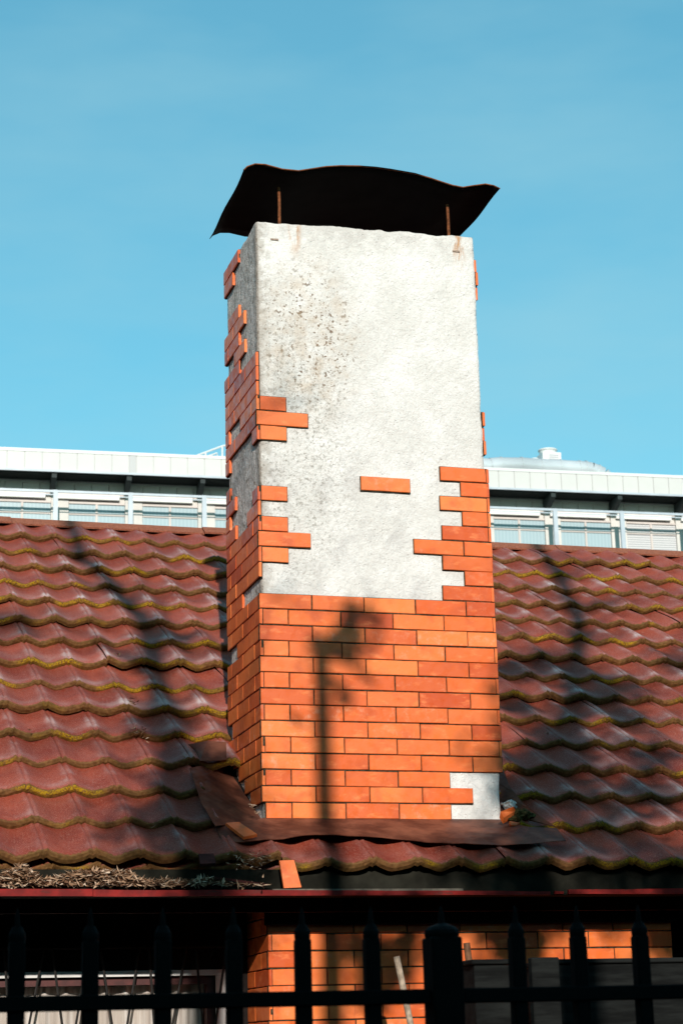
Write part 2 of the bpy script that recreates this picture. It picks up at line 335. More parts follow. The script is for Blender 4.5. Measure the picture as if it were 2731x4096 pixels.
LROWS = {1:[0],2:[0,1],3:[0,1],4:[0,1,2],5:[0,1,2],6:[0,1,2],7:[0,1,2],8:[0,1,2,3],9:[0,1,2],10:[0,1,2,3],11:[0,1],12:[0,1,2,3],13:[0,1,2],14:[2,3],15:[0,1,2],16:[0,1,2,3],17:[0,1,2],18:[0,1,2,3],
         19:[0,2],20:[0,3],21:[2],22:[3],23:[],24:[0,3],25:[0,1,2],26:[0,1,3],27:[0,1,2],28:[0,1,2,3],29:[0,1,2],30:[2,3],31:[1],32:[2,3],33:[1,2],34:[2],37:[2],38:[2,3]}
frontodd = {1,3,5,7,9,11,13,17,25}
for r, ids in LROWS.items():
    for i in ids:
        a, b = (OD if r % 2 else EV)[i]
        if r % 2 and i == 0 and r not in frontodd: a = .001
        if b == CD: b = CD + random.choice((0, .006, -.004))
        slip('L', a, b, r)
for r in list(range(3, 27)) + [35, 36, 37]:
    if r in (23,): continue
    odd = r % 2
    a0 = .0135 if (odd and r not in (19, 21)) else 0
    if r >= 23: a0 = .03 if odd else .012
    slip('R', a0, .2, r, xl=CW); slip('R', .205, .42, r, xl=CW); slip('R', .425, CD, r, xl=CW)
# hanging split slip beside the bare corner
tag(mort.obj('mortar', M['mortar'], CH), kind='stuff')
# plaster core
def core(name, x0, x1, y0, y1, z0, z1, mat, parent, step=.016, amp=.0035, rr=.018):
    bm = bmesh.new()
    def grid(o, a, b, na, nb):
        vs_ = [[bm.verts.new(o + a*(i/na) + b*(j/nb)) for j in range(nb+1)] for i in range(na+1)]
        for i in range(na):
            for j in range(nb): bm.faces.new((vs_[i][j], vs_[i+1][j], vs_[i+1][j+1], vs_[i][j+1]))
    X, Y, Z = Vector((x1-x0, 0, 0)), Vector((0, y1-y0, 0)), Vector((0, 0, z1-z0)); o = Vector((x0, y0, z0))
    nx, ny, nz = [max(2, int(d/step)) for d in (x1-x0, y1-y0, z1-z0)]
    grid(o, X, Z, nx, nz); grid(o+Y, Z, X, nz, nx); grid(o, Z, Y, nz, ny); grid(o+X, Y, Z, ny, nz); grid(o+Z, X, Y, nx, ny)
    bmesh.ops.remove_doubles(bm, verts=bm.verts, dist=.0005)
    for v in bm.verts:
        p = v.co.copy(); q = p.copy()
        lo = Vector((x0, y0, z0-1)); hi = Vector((x1, y1, z1)); rad = rr*(.5+.9*abs(noise.noise(p*6)))
        c = Vector((min(max(p[i], lo[i]+rad), hi[i]-rad) for i in range(3))) if False else Vector([min(max(p[i], lo[i]+rad), hi[i]-rad) for i in range(3)])
        d = p-c
        if d.length > rad*1.0001 and sum(1 for i in range(3) if abs(d[i]) > 1e-6) > 1: q = c + d.normalized()*rad
        nn = noise.noise_vector(p*9)*amp*.7 + noise.noise_vector(p*31)*amp*.55 + noise.noise_vector(p*2.2)*amp*.8
        if z1-p.z < .03: q.z += .5*rr*noise.noise(p*11) + .3*rr*noise.noise(p*37)
        q.z += .026*(p.x-x0)/(x1-x0)*max(0, (p.z-z0)/(z1-z0))**6
        v.co = q+nn
    me = bpy.data.meshes.new(name); bm.to_mesh(me); bm.free(); me.materials.append(mat); me.polygons.foreach_set('use_smooth', [True]*len(me.polygons))
    return link(name, me, parent)
core('plaster_core', TH, CW-TH, TH, CD-TH, -.55, 2.862, M['plaster'], CH)
for (u, v) in ((1098, 958), (1823, 1005)):          # two small tie irons in the plaster
    p = atY(u, v, .011); MB().obox(p, Vector((.999, 0, .02)), Vector((0, 1, 0)), Vector((-.02, 0, .999)),   .019, .003, .004).obj('tie_iron', M['tie'], CH)
# sheet cap on posts: the rolled profile runs across, the sheet is straight front to back
z1 = lambda a, b: (780+.8291*a, 600+.8291*b)
prof = [(235,95),(252,78),(290,65),(340,68),(420,90),(500,98),(560,89),(630,78),(700,74),(790,75),(870,82),(940,92),(1060,112),(1130,132),(1190,152),(1240,168),(1290,178),(1340,170),(1400,162),(1440,170),(1470,185)]
pts = [atY(*z1(a, b), -.1) for a, b in prof]; m = MB(); NY = 10; rowsv = []
for side in (0, -.004):
    for j in range(NY+1):
        f = j/NY; y = -.1+.755*f
        m.v += [(p.x+.004*math.sin(9*f+p.x*3)*(1 if abs(p.x-.57) > .55 else 0), y+.006*math.sin(p.x*7)*(f > .95 or f < .05), p.z+side-.036*f*max(0, (.55-p.x)/.65)-.008*math.sin(math.pi*f)) for p in pts]
K = len(pts); L = (NY+1)*K
for j in range(NY):
    for i in range(K-1):
        a = j*K+i; m.f.append((a, a+1, a+K+1, a+K)); m.f.append((L+a, L+a+K, L+a+K+1, L+a+1))
for i in range(K-1): m.f.append((i, L+i, L+i+1, i+1)); b = NY*K+i; m.f.append((b, b+1, L+b+1, L+b))
for j in range(NY): a = j*K; m.f.append((a, a+K, L+a+K, L+a)); b = a+K-1; m.f.append((b, L+b, L+b+K, b+K))
cap = m.obj('cap', M['cap'], CH, True, False)
MB().tube([Vector((p.x, -.1, p.z-.002)) for p in pts], .0032, 6).obj('rim', M['rust'], cap, True)
for (x, y) in ((.137, .04), (1.006, .04), (.137, .6), (1.006, .6)):
    MB().tube([(x, y, 2.8), (x+.002, y, 3.0), (x, y, 3.062)], .0075, 8).obj('post', M['rust'], cap)

# ================================================================== HOUSE
HX0, HX1 = -3.2, 5.6; BX0_, BX1_ = -.03, 1.845
HO = empty('house', (1.2, 2., GZ)); tag(HO, 'low house with red stone coated tile roof and orange brick bay', 'house')
SR = 4.575                                  # ridge position up the slope
deck = MB().prism([roofpt(HX0, -.44, -.05), roofpt(HX0, SR+.02, -.05), roofpt(HX0, SR+.02, -.085), roofpt(HX0, -.44, -.085)], Vector((HX1-HX0, 0, 0)))
yr, zr = roofpt(0, SR).y, roofpt(0, SR).z
deck.prism([(HX0, yr, zr-.01), (HX0, yr*2+.4, -.25), (HX0, yr*2+.4, -.3), (HX0, yr, zr-.06)], Vector((HX1-HX0, 0, 0)))
roof = deck.obj('roof', M['soot'], HO)
TW = .197; TC = .333; AMP = .027
def tile_mesh(seed, lipdrop=.0):
    rnd = random.Random(seed); v = []; f = []; lip = []; sheen_vals = []
    xs = [-.5, -.475, -.45, -.42, -.385, -.33, -.25, -.16, -.06, .06, .16, .25, .33, .385, .42, .45, .475, .5]
    ys = [(.002, 'b'), (-.004, 'm'), (-.002, 't'), (.011, 's'), (.05, 's'), (.11, 's'), (.19, 's'), (.27, 's'), (.345, 's'), (.385, 's')]
    ph = rnd.uniform(0, 6)
    for y, k in ys:
        for x in xs:
            a = abs(x)
            c = (.5-.5*math.cos(2*math.pi*a))**.82
            h = AMP*c + .0055*math.exp(-((a-.425)/.035)**2) - .003*math.exp(-((a-.5)/.022)**2)
            lift = .041*(1-y/.385) + .006*math.sin(math.pi*min(1, max(0, y/.333)))
            wob = .0016*math.sin(x*9+ph+y*14)
            yy = y + .0025*math.sin(x*14+ph)+rnd.uniform(-.0012, .0012)
            z = h*(1-.12*max(0, y)/.385) + lift + wob
            if k == 'b': z -= .0385+lipdrop
            elif k == 'm': z -= .020
            elif k == 't': z -= .005
            v.append((x*(TW+.003), yy, z))
            lip.append({'b': .75, 'm': .9, 't': 1.0}.get(k, max(0, .62-y*26) if y < .03 else 0))
            crest = math.exp(-((a-.43)/.07)**2)
            sheen_vals.append(min(1, (crest*.8+.34)*math.exp(-((y-.055)/.06)**2) + .6*crest*math.exp(-((y-.2)/.09)**2)))
    n = len(xs)
    for j in range(len(ys)-1):
        for i in range(n-1): a = j*n+i; f.append((a, a+1, a+n+1, a+n))
    me = bpy.data.meshes.new('roof_tile'); me.from_pydata(v, [], f); me.materials.append(M['tile'])
    for nm, d in (('lip', lip), ('bleach', sheen_vals)): at = me.attributes.new(nm, 'FLOAT', 'POINT'); at.data.foreach_set('value', d)
    me.polygons.foreach_set('use_smooth', [i >= 2*(n-1) for i in range(len(me.polygons))]); me.update(); return me
TM = [tile_mesh(s) for s in range(6)]
BASIS = Matrix(((1, 0, 0, 0), (0, RS.y, RN.y, 0), (0, RS.z, RN.z, 0), (0, 0, 0, 1)))
cells = []
prnd = random.Random(5); panel = {}
for k in range(15):
    for i in range(-15, 27):
        x = .0615+TW*i; s = -.49+TC*k
        if x-.1 < HX0 or x+.1 > HX1: continue
        if .1 < x < CW-.1 and .12 < (s+.0)*math.cos(RA) and (s+.39)*math.cos(RA) < CD-.03: continue
        pk = (k, (i+3*k+100)//7)
        if pk not in panel: panel[pk] = (prnd.uniform(-.004, .007), prnd.uniform(-.005, .005), prnd.uniform(-.007, .007))
        dz, dt, ds = panel[pk]; li = ((i+3*k+100) % 7)-3
        off = dz + dt*li*.6 + .010*noise.noise(Vector((x*.9, s*.8, 3.3))) + .004*noise.noise(Vector((x*2.5, k*1.7, 9)))
        ss = s + ds + .010*noise.noise(Vector((x*.8, k*.9, 1.)))
        if k == 0 and x > -.1: ss -= .038; off -= .006
        if k == 1 and -.05 < x < 1.2: continue
        if k in (1, 2) and -.2 < x < .1: continue
        u, vv = px(roofpt(x, s)); vis = -90 < u < 2820 and 2050 < vv < 3520 and not (k > 3 and .15 < x-.29*(s-.55) < .75 and s > .9)
        cells.append((not vis, (roofpt(x, s)-CAM).length, Matrix.Translation(roofpt(x, ss, off)) @ BASIS @ Matrix.Rotation(dt*.5+prnd.uniform(-.002, .002), 4, 'Y') @ Matrix.Rotation(prnd.uniform(-.003, .003), 4, 'X'), (k*7+i*3+prnd.randrange(3)) % 6))
cells.sort(key=lambda c: c[:2])
for c in cells[:298]: link('roof_tile', TM[c[3]], roof, c[2])
rest = cells[298:]
if rest:
    v = []; f = []; at = {'lip': [], 'bleach': []}
    for c in rest:
        me = TM[c[3]]; n0 = len(v); v += [tuple(c[2] @ q.co) for q in me.vertices]; f += [tuple(n0+i for i in p.vertices) for p in me.polygons]
        for nm in at: at[nm] += [d.value for d in me.attributes[nm].data]
    me = bpy.data.meshes.new('roof_tile_field'); me.from_pydata(v, [], f); me.materials.append(M['tile'])
    for nm in at: a = me.attributes.new(nm, 'FLOAT', 'POINT'); a.data.foreach_set('value', at[nm])
    me.polygons.foreach_set('use_smooth', [True]*len(me.polygons)); tag(link('roof_tile_field', me, roof), kind='stuff')
# ridge caps: bent strips laid end to end
x = HX0; k = 0
while x < HX1-.1:
    w = 1.27; s0 = SR-.085+.006*(k % 2); m = MB(); e = .038+.004*(k % 2)
    a, b, c_ = roofpt(x, s0, e), roofpt(x, SR+.02, e+.006), Vector((x, roofpt(x, SR+.02).y+.12, roofpt(x, SR+.02, e).z-.06))
    a2 = a-RN*.012
    m.prism([a2, a, b, c_, c_-Vector((0, 0, .006)), b-Vector((0, .0, .008)), a+RS*.004-RN*.004, a2+RS*.004], Vector((w-.004, 0, jit(.004))))
    m.obj('ridge_cap', M['ridge'], roof); x += w; k += 1
# eaves: second tile edge showing under the first course, gutter, boards
for i in range(-15, 27):
    x = .0615+TW*i+.04
    if x > 0.02: continue
    link('roof_tile', TM[i % 6], roof, Matrix.Translation(roofpt(x, -.475, -.062+.012*math.sin(i*2.1))) @ BASIS)
GT = MB(); GT.box(HX0, HX1, -.408, -.40, -.378, -.262); GT.box(HX0, HX1, -.495, -.408, -.378, -.370)
gut = GT.obj('gutter', M['zinc'], HO)
MB().box(atY(1090, 3550, -.49).x, atY(1850, 3550, -.49).x, -.494, -.488, -.3695, -.349).obj('gutter_rim', M['zincedge'], gut)
def board(xa, xb, za=0., zb=0., ta=.028, tb=.028):
    m = MB(); N_ = max(2, int((xb-xa)/.12)); ring = []
    for i in range(N_+1):
        f = i/N_; x = xa+(xb-xa)*f; z = -.381+za+(zb-za)*f+.003*noise.noise(Vector((x*2.3, 0, 5)))+.0012*noise.noise(Vector((x*17, 0, 2))); th = ta+(tb-ta)*f+.0015*noise.noise(Vector((x*21, 3, 5)))
        m.v += [(x, -.512, z), (x, -.512, z+th), (x, -.4965, z+th), (x, -.4965, z)]
        if i:
            n = (i-1)*4
            for k in range(4): k2 = (k+1) % 4; m.f.append((n+k, n+k2, n+4+k2, n+4+k))
    m.f += [(0, 1, 2, 3), tuple(N_*4+k for k in (3, 2, 1, 0))]
    return m.obj('gutter_board', M['redpaint'], gut)
X_ = lambda u, v=3560, Y=-.51: atY(u, v, Y).x
board(HX0, X_(372), .004, .004); board(X_(374), X_(2198), .003, .004, .027, .014); board(X_(2218), X_(2252), .008, .008, .013, .010); board(X_(2272), X_(2731)+.3, .007, .004, .018, .026); board(X_(2731)+.302, HX1, .004, .004)
MB().box(HX0, HX1, -.312, -.29, -.43, -.30).obj('fascia', M['darkred'], HO)
MB().cbox(BX0_-.02, BX1_+.02, -.206, -.19, -.478, -.336, .004).obj('wall_plate', M['soot'], HO)  # near-black strip over the bricks stands in for deep eaves shade
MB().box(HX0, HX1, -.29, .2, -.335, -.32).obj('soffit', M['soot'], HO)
# ---- brick bay under the eaves
BY, BP = -.18, .0713; BX0, BX1 = -.03, 1.845
z_row = atY(1298, 3732, BY).z; jx = atY(1000+.574*727, 3500+.574*580, BY).x
bay = MB().box(BX0+.0135, BX1-.0135, BY+.0135, .2, GZ, -.325).obj('bay_wall', M['mortar'], HO)
bm_m = MB(); low = MB(); BL = .2424
for r in range(-32, 4):
    z = z_row + r*BP
    if z+BP > -.33: continue
    odd = r % 2; js = [BX0 if odd == 0 else BX0+.016]; x = jx + (0 if (r+2) % 2 == 0 else BL/2)
    while x-BL > BX0+.05: x -= BL
    while x < BX1-.05: js.append(x); x += BL
    js.append(BX1)
    for a, b in zip(js, js[1:]):
        a_, b_ = a+(J if a > BX0+.02 else 0), b-(J if b < BX1 else 0)
        if z > -1.25: slip('F', a_, b_, r, bay, BY, BP, z_row, mb=bm_m)
        else: low.cbox(a_, b_, BY, BY+.0135, z, z+BP-.0055, .002)
    for a, b in (((BY+.0135 if odd == 0 else BY), BY+.12+.12*odd), (BY+.125+.12*odd, .2)):
        if z > -1.25: slip('L', a, b, r, bay, 0, BP, z_row, xl=BX0, mb=bm_m)
tag(low.obj('brick_field', M['brick'], bay), kind='stuff'); tag(bm_m.obj('mortar', M['mortar'], bay), kind='stuff')
# ---- recessed walls, window with curtain
WY = .2
wx1 = atY(862, 3950, WY).x; wz1 = atY(600, 3905, WY).z; wx0 = wx1-1.25; wz0 = wz1-1.1
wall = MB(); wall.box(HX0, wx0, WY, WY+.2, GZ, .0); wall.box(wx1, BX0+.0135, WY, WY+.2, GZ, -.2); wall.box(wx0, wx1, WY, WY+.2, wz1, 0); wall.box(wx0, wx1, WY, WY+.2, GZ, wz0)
wall.obj('wall', M['soot'], HO)  # white wall coloured near black for eaves shade, casing alone stays white
cz = wz1+.024
MB().box(wx0-.05, wx1+.055, WY-.012, WY-.001, wz1, cz).box(wx1, wx1+.055, WY-.012, WY-.001, wz0, wz1-.001).obj('window_casing', M['whitewall'], HO)
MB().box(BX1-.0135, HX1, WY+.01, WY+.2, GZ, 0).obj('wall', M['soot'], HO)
MB().box(HX0, HX0+.2, WY+.2, yr*2+.2, GZ, -.3).box(HX1-.2, HX1, WY+.2, yr*2+.2, GZ, -.3).box(HX0+.2, HX1-.2, yr*2, yr*2+.2, GZ, -.3).obj('rear_wall', M['whitewall'], HO)
for xx in (HX0+.05, HX1-.05): MB().prism([(xx-.04, WY, -.3), (xx-.04, yr, zr-.1), (xx-.04, yr*2+.2, -.3)], Vector((.08, 0, 0))).obj('gable', M['whitewall'], HO)
win = MB().box(wx0+.03, wx1-.03, WY+.17, WY+.18, wz0, wz1).obj('window', M['soot'], HO)
fr = MB(); fw = .035
fr.box(wx0+.002, wx1-.002, WY+.015, WY+.07, wz1-fw, wz1-.002).box(wx0+.002, wx1-.002, WY+.015, WY+.07, wz0+.002, wz0+fw).box(wx1-fw, wx1-.002, WY+.015, WY+.07, wz0+fw, wz1-fw).box(wx0+.002, wx0+fw, WY+.015, WY+.07, wz0+fw, wz1-fw)
fr.obj('frame', M['winframe'], win)
MB().box(wx0+fw, wx1-fw, WY+.05, WY+.054, wz0+fw, wz1-fw).obj('pane', M['glass'], win)
cu = MB(); N_ = 130
for i in range(N_+1):
    x = wx0+fw+(wx1-wx0-2*fw)*i/N_; y = WY+.10+.012*math.sin(x*62+2*math.sin(x*9))+.006*math.sin(x*140)
    cu.v += [(x, y, wz0+.02), (x, y, wz1-fw-.0)]
    if i: n = 2*i-2; cu.f.append((n, n+2, n+3, n+1))
cu.obj('curtain', M['curtain'], win, True, False)
# slanting grille bars in front of the window
zg = lambda a, b: (.7015*a, 3500+.7015*b); GY = WY-.05
for (a, b) in (((30,500),(55,850)),((238,500),(168,850)),((308,490),(356,850)),((470,640),(435,850)),((585,490),(640,850)),((785,490),(727,850)),((855,490),(884,850)),((1050,490),(985,850)),((1124,490),(1156,850)),((1280,490),(1230,850))):
    p, q = atY(*zg(*a), GY), atY(*zg(*b), GY); d = (q-p).normalized(); top = p-d*.05; bot = p+d*((p.z-wz0+.05)/abs(d.z))
    MB().tube([top, bot], .0055, 6).obj('grille_bar', M['grille'], win)
MB().tube([(wx0-.05, GY, wz1+.12), (wx1+.06, GY, wz1+.12)], .007, 6).obj('grille_bar', M['grille'], win)
cab = [atY(*zg(*p), -.1) for p in ((1315,265),(1270,320),(1250,380),(1215,440),(1200,470))]
MB().tube(cab, .0022, 5).obj('cable', M['zinc'], HO)

# ---- flashing of the chimney
def sheet(name, pts, parent, mat, nrm, th=.0025):
    m = MB(); m.prism(pts, -nrm*th); return m.obj(name, mat, parent)
fl = empty('flashing', (.5, 0, 0)); WORLD['flashing'] = Matrix.Translation((.5, 0, 0)); fl.parent = HO; fl.matrix_parent_inverse = WORLD['house'].inverted()
def strip(name, up, lo, parent, mat, n=36, crumple=.009, th=.003):
    m = MB()
    def lerp(P, f):
        f *= len(P)-1; i = min(int(f), len(P)-2); return P[i].lerp(P[i+1], f-i)
    MR = 6
    for i in range(n+1):
        a, b = lerp(up, i/n), lerp(lo, i/n)
        for j in range(MR+1):
            p = a.lerp(b, j/MR); q = p+RN*(crumple*noise.noise(p*7)*(j/MR)+.4*crumple*noise.noise(p*22)*(j/MR)); m.v += [tuple(q), tuple(q-RN*th)]
    k = 2*(MR+1)
    for i in range(n):
        for j in range(MR):
            a = i*k+2*j; m.f.append((a, a+2, a+k+2, a+k)); m.f.append((a+1, a+k+1, a+k+3, a+3))
        a = i*k+2*MR; m.f.append((a, a+1, a+k+1, a+k)); a = i*k; m.f.append((a, a+k, a+k+1, a+1))
    m.f.append(tuple(x for x in (0, 1, 2*MR+1, 2*MR))); e = n*k; m.f.append((e, e+1, e+2*MR+1, e+2*MR))
    return m.obj(name, mat, parent)
up = [atP(u, v, RN, .052) for u, v in ((858,3300),(950,3288))] + [Vector((x, .012, .004)) for x in (.02, .3, .6, .9, 1.13)] + [atP(u, v, RN, .085) for u, v in ((2104,3307),(2225,3312))]
lo = [atP(u, v, RN, o) for u, v, o in ((888,3359,.05),(975,3369,.06),(1110,3352,.065),(1221,3340,.068),(1364,3340,.066),(1530,3348,.065),(1662,3359,.066),(1773,3370,.062),(1839,3374,.064),(2104,3376,.082),(2262,3360,.09))]
strip('front_apron', up, lo, fl, M['flash'])
up2 = [atX(u, v, .016) for u, v in ((911,3043),(960,3130),(1005,3210),(1052,3284))]; lo2 = [onroof(u, v, .082) for u, v in ((758,3074),(780,3140),(806,3212),(862,3300))]
strip('side_flashing', up2, lo2, fl, M['flash'], 16)
up3 = [Vector((CW-.012, y, y*.6+.03)) for y in (.66, .4, .2, -.0)]; lo3 = [onroof(u, v, .078) for u, v in ((2000,3050),(2035,3145),(2100,3225),(2222,3306))]
strip('side_flashing', up3, lo3, fl, M['flash'], 16)
cs = [onroof(u, v, o) for u, v, o in ((754,2977,.075),(905,2968,.10),(907,3035,.075),(800,3042,.065),(787,3005,.06))]
strip('bent_sheet', [cs[0], cs[0].lerp(cs[1], .5)+RN*.012, cs[1]], [cs[4], cs[3], cs[2]], fl, M['flash'], 10, .012)

# ================================================================== LOOSE THINGS ON THE ROOF
def loose(name, corners, th, mat, label, cat, nrm=RN, group=None):
    m = MB(); m.prism(corners, -nrm*th); return tag(m.obj(name, mat), label, cat, group)
pq = lambda L_, off: [onroof(u, v, off) for u, v in L_]
lz = [onroof(u, v, o) for u, v, o in ((904,3291,.075),(955,3287,.085),(1029,3336,.09),(976,3347,.084))]
loose('loose_brick_slip', lz, .014, M['brick'], 'orange brick slip lying on the brown apron left of chimney foot', 'brick', group='fallen brick slips')
p0 = [atY(u, v, y) for u, v, y in ((1118,3446,-.482),(1176,3444,-.482),(1206,3553,-.5),(1136,3556,-.5))]
for p in p0: p.z += .004
loose('loose_brick_slip', p0, .013, M['brick'], 'orange brick slip propped upright between lowest tiles and gutter', 'brick', (p0[1]-p0[0]).cross(p0[3]-p0[0]).normalized()*-1, 'fallen brick slips')
loose('loose_brick_slip', [onroof(u, v, o) for u, v, o in ((795,3415,.06),(855,3414,.06),(865,3452,.06),(802,3455,.06))], .012, M['darkred'], 'dark red brick fragment lying on the lowest tile course', 'brick', group='fallen brick slips')
loose('loose_brick_slip', [onroof(u, v, o) for u, v, o in ((2000,3247,.10),(2052,3226,.11),(2061,3242,.085),(2014,3271,.075))], .03, M['brick'], 'broken orange brick chunk in rubble at right chimney foot', 'brick', group='fallen brick slips')
loose('loose_brick_slip', [onroof(u, v, o) for u, v, o in ((2036,3284,.075),(2080,3290,.07),(2062,3301,.06),(2040,3300,.06))], .012, M['brick'], 'small orange brick shard on the apron by right rubble', 'brick', group='fallen brick slips')
def clod(name, c, r, mat, seed, flat=.6):
    bm = bmesh.new(); bmesh.ops.create_icosphere(bm, subdivisions=3, radius=1)
    for v in bm.verts:
        d = v.co.normalized(); v.co = d*r*(1+.5*noise.noise(d*1.7+Vector((seed, 0, 0)))+.25*noise.noise(d*5+Vector((seed, 2, 0)))); v.co.z *= flat
    me = bpy.data.meshes.new(name); bm.to_mesh(me); bm.free(); me.materials.append(mat); return link(name, me, None, Matrix.Translation(c))
tag(clod('mortar_lump', onroof(2035, 3220, .06), .035, M['lime'], 3), 'pale crumbling mortar lump in rubble right of chimney', 'rubble')
tag(clod('moss_clod', onroof(2085, 3262, .062), .048, M['moss'], 8), 'dark mossy clod at the right foot of chimney', 'moss')
tag(clod('moss_clod', onroof(2060, 3278, .055), .03, M['moss'], 11), 'small mossy clod beside the orange brick shard', 'moss')
# stick lying in the gutter
a, b = atY(856, 3510, -.44), atY(1062, 3540, -.47)
tag(MB().obox((a+b)/2, (b-a).normalized(), Vector((0, 1, 0)), Vector((0, 0, 1)), (b-a).length/2, .006, .005).obj('wooden_lath', M['darkred']), 'dark red wooden lath lying in gutter beside the dry leaves', 'stick')
# dry leaves: one drift in the gutter and small nests on the tiles
def leaves(spots, name, label):
    v = []; f = []; rn = []
    for p, ln in spots:
        ax = Vector((jit(1), jit(.7), jit(.33))).normalized(); bx = ax.cross(Vector((jit(.6), jit(.6), 1))).normalized(); cx = ax.cross(bx)
        w = ln*random.uniform(.09, .18); n = len(v); col = random.random(); bend = jit(.25)*ln
        for q in (p-ax*ln/2, p-ax*ln*.1+bx*w+cx*w*.5, p+ax*ln/2+cx*bend, p-ax*ln*.1-bx*w+cx*w*.5, p+cx*bend*-.1): v.append(tuple(q)); rn.append(col)
        f += [(n, n+4, n+1), (n+1, n+4, n+2), (n+2, n+4, n+3), (n+3, n+4, n)]
    me = bpy.data.meshes.new(name); me.from_pydata(v, [], f); me.materials.append(M['leaf']); a = me.attributes.new('rnd', 'FLOAT', 'POINT'); a.data.foreach_set('value', rn)
    return tag(link(name, me), label, 'leaves', kind='stuff')
pr = [(-200,1230),(0,1245),(60,1215),(150,1178),(220,1225),(280,1275),(360,1262),(430,1242),(560,1215),(700,1213),(800,1222),(860,1222),(930,1275),(1020,1290),(1100,1272),(1200,1290),(1290,1285),(1390,1268),(1470,1290),(1650,1305),(1780,1312)]
sp_ = []
for i in range(1900):
    a = random.uniform(-200, 1780)
    for (x0, y0), (x1, y1) in zip(pr, pr[1:]):
        if x0 <= a <= x1: top = y0+(y1-y0)*(a-x0)/(x1-x0); break
    if a > 1400 and random.random() < .72: continue
    y = random.uniform(-.492, -.425); d = (y+.492)/.067; ph = top+(1322-top)*random.random()**1.3
    p = atY(a*.5995, 2750+.5997*ph, y); sp_.append((p, random.uniform(.028, .056)))
leaves(sp_, 'dry_leaf_drift', 'drift of dry brown leaves filling the gutter at left')
sp_ = []
zB = lambda a, b: (.5995*a, 2750+.5997*b)
for (c, n_, rr) in ((zB(868,95), 26, 16), (zB(935,285), 34, 20), (zB(1262,445), 42, 22), (zB(1495,460), 24, 12), (zB(205,285), 5, 10), ((1022,3437), 46, 42), ((1050,3425), 20, 24), ((985,3130), 3, 12), ((960,3450), 26, 50),
                    ((300,2665), 0, 8), ((1010,3225), 12, 10), ((1030,3250), 10, 9), (zB(990,340), 4, 16), (zB(1020,920), 3, 14), ((2280,2760), 5, 10), ((2190,2932), 3, 12), ((2100,2470), 3, 9), ((460,2620), 8, 16), ((290,2262), 2, 8), ((905,2275), 5, 12)):
    for i in range(n_): sp_.append((onroof(c[0]+random.gauss(0, rr*.75), c[1]+random.gauss(0, rr*.45), .055+random.random()*.012), random.uniform(.014, .032)))
leaves(sp_, 'scattered_dry_leaves', 'small nests of dry leaves caught on tiles beside the chimney')

# ================================================================== YARD THINGS UNDER THE EAVES
def leaning(name, px_top, px_bot, Y, r, mat, label):
    p, q = atY(*px_top, Y), atY(*px_bot, Y); d = (q-p).normalized(); d = (d+Vector((0, -.05, 0))).normalized(); L_ = (p.z-GZ)/-d.z
    m = MB(); side = Vector((1, 0, 0)); 
    pts_ = [p+d*(L_*f)+Vector((.012*math.sin(f*7), 0, 0)) for f in (0, .05, .12, .2, .35, .6, 1)]
    m.tube(pts_, [r, r*1.02, r*.98, r*1.03, r, r*1.05, r], 10); return tag(m.obj(name, mat, None, False), label, 'stick')
leaning('wooden_stick', (1585, 3826), (1622, 4060), -.75, .013, M['wood_pale'], 'pale weathered wooden stick leaning against the brick bay')
leaning('wooden_stick', (1865, 3772), (1888, 4090), -.85, .0135, M['wood_brown'], 'brown wooden stick leaning next to the wide fence post')
CY_ = -1.3
def pbox(name, u0, u1, v, Y, depth, label, cat, boards=4, lid=True):
    p, q = atY(u0, v, Y), atY(u1, v, Y); r = empty(name, ((p.x+q.x)/2, Y+depth/2, GZ)); tag(r, label, cat); zt = p.z; n_ = boards; h = (zt-GZ)/n_
    for i in range(n_): MB().cbox(p.x, q.x, Y, Y+.02, GZ+i*h+.002, GZ+(i+1)*h-.003, .003).obj('plank', M['dkwood'], r); MB().cbox(p.x, q.x, Y+depth-.02, Y+depth, GZ+i*h+.002, GZ+(i+1)*h-.003, .003).obj('plank', M['dkwood'], r)
    for xx in (p.x, q.x-.02): MB().box(xx+.001, xx+.019, Y+.0205, Y+depth-.0205, GZ, zt-.004).obj('side_panel', M['dkwood'], r)
    if lid: MB().cbox(p.x-.012, q.x+.012, Y-.012, Y+depth+.01, zt, zt+.018, .004).obj('lid', M['dkwood'], r)
    return r
pbox('wooden_crate', 1895, 2045, 3858, CY_, .35, 'dark wooden crate standing right of the brown stick', 'crate')
pbox('wooden_trough', 2232, 2760, 3856, CY_+.05, .4, 'long dark wooden box under the right half of bay', 'box', 5)
p, q = atY(2108, 3832, CY_-.1), atY(2218, 3832, CY_-.1)
tag(MB().cbox(p.x, q.x, CY_-.14, CY_-.1, GZ, p.z, .004).obj('timber_board', M['dkwood']), 'upright dark board between crate and long box', 'board')

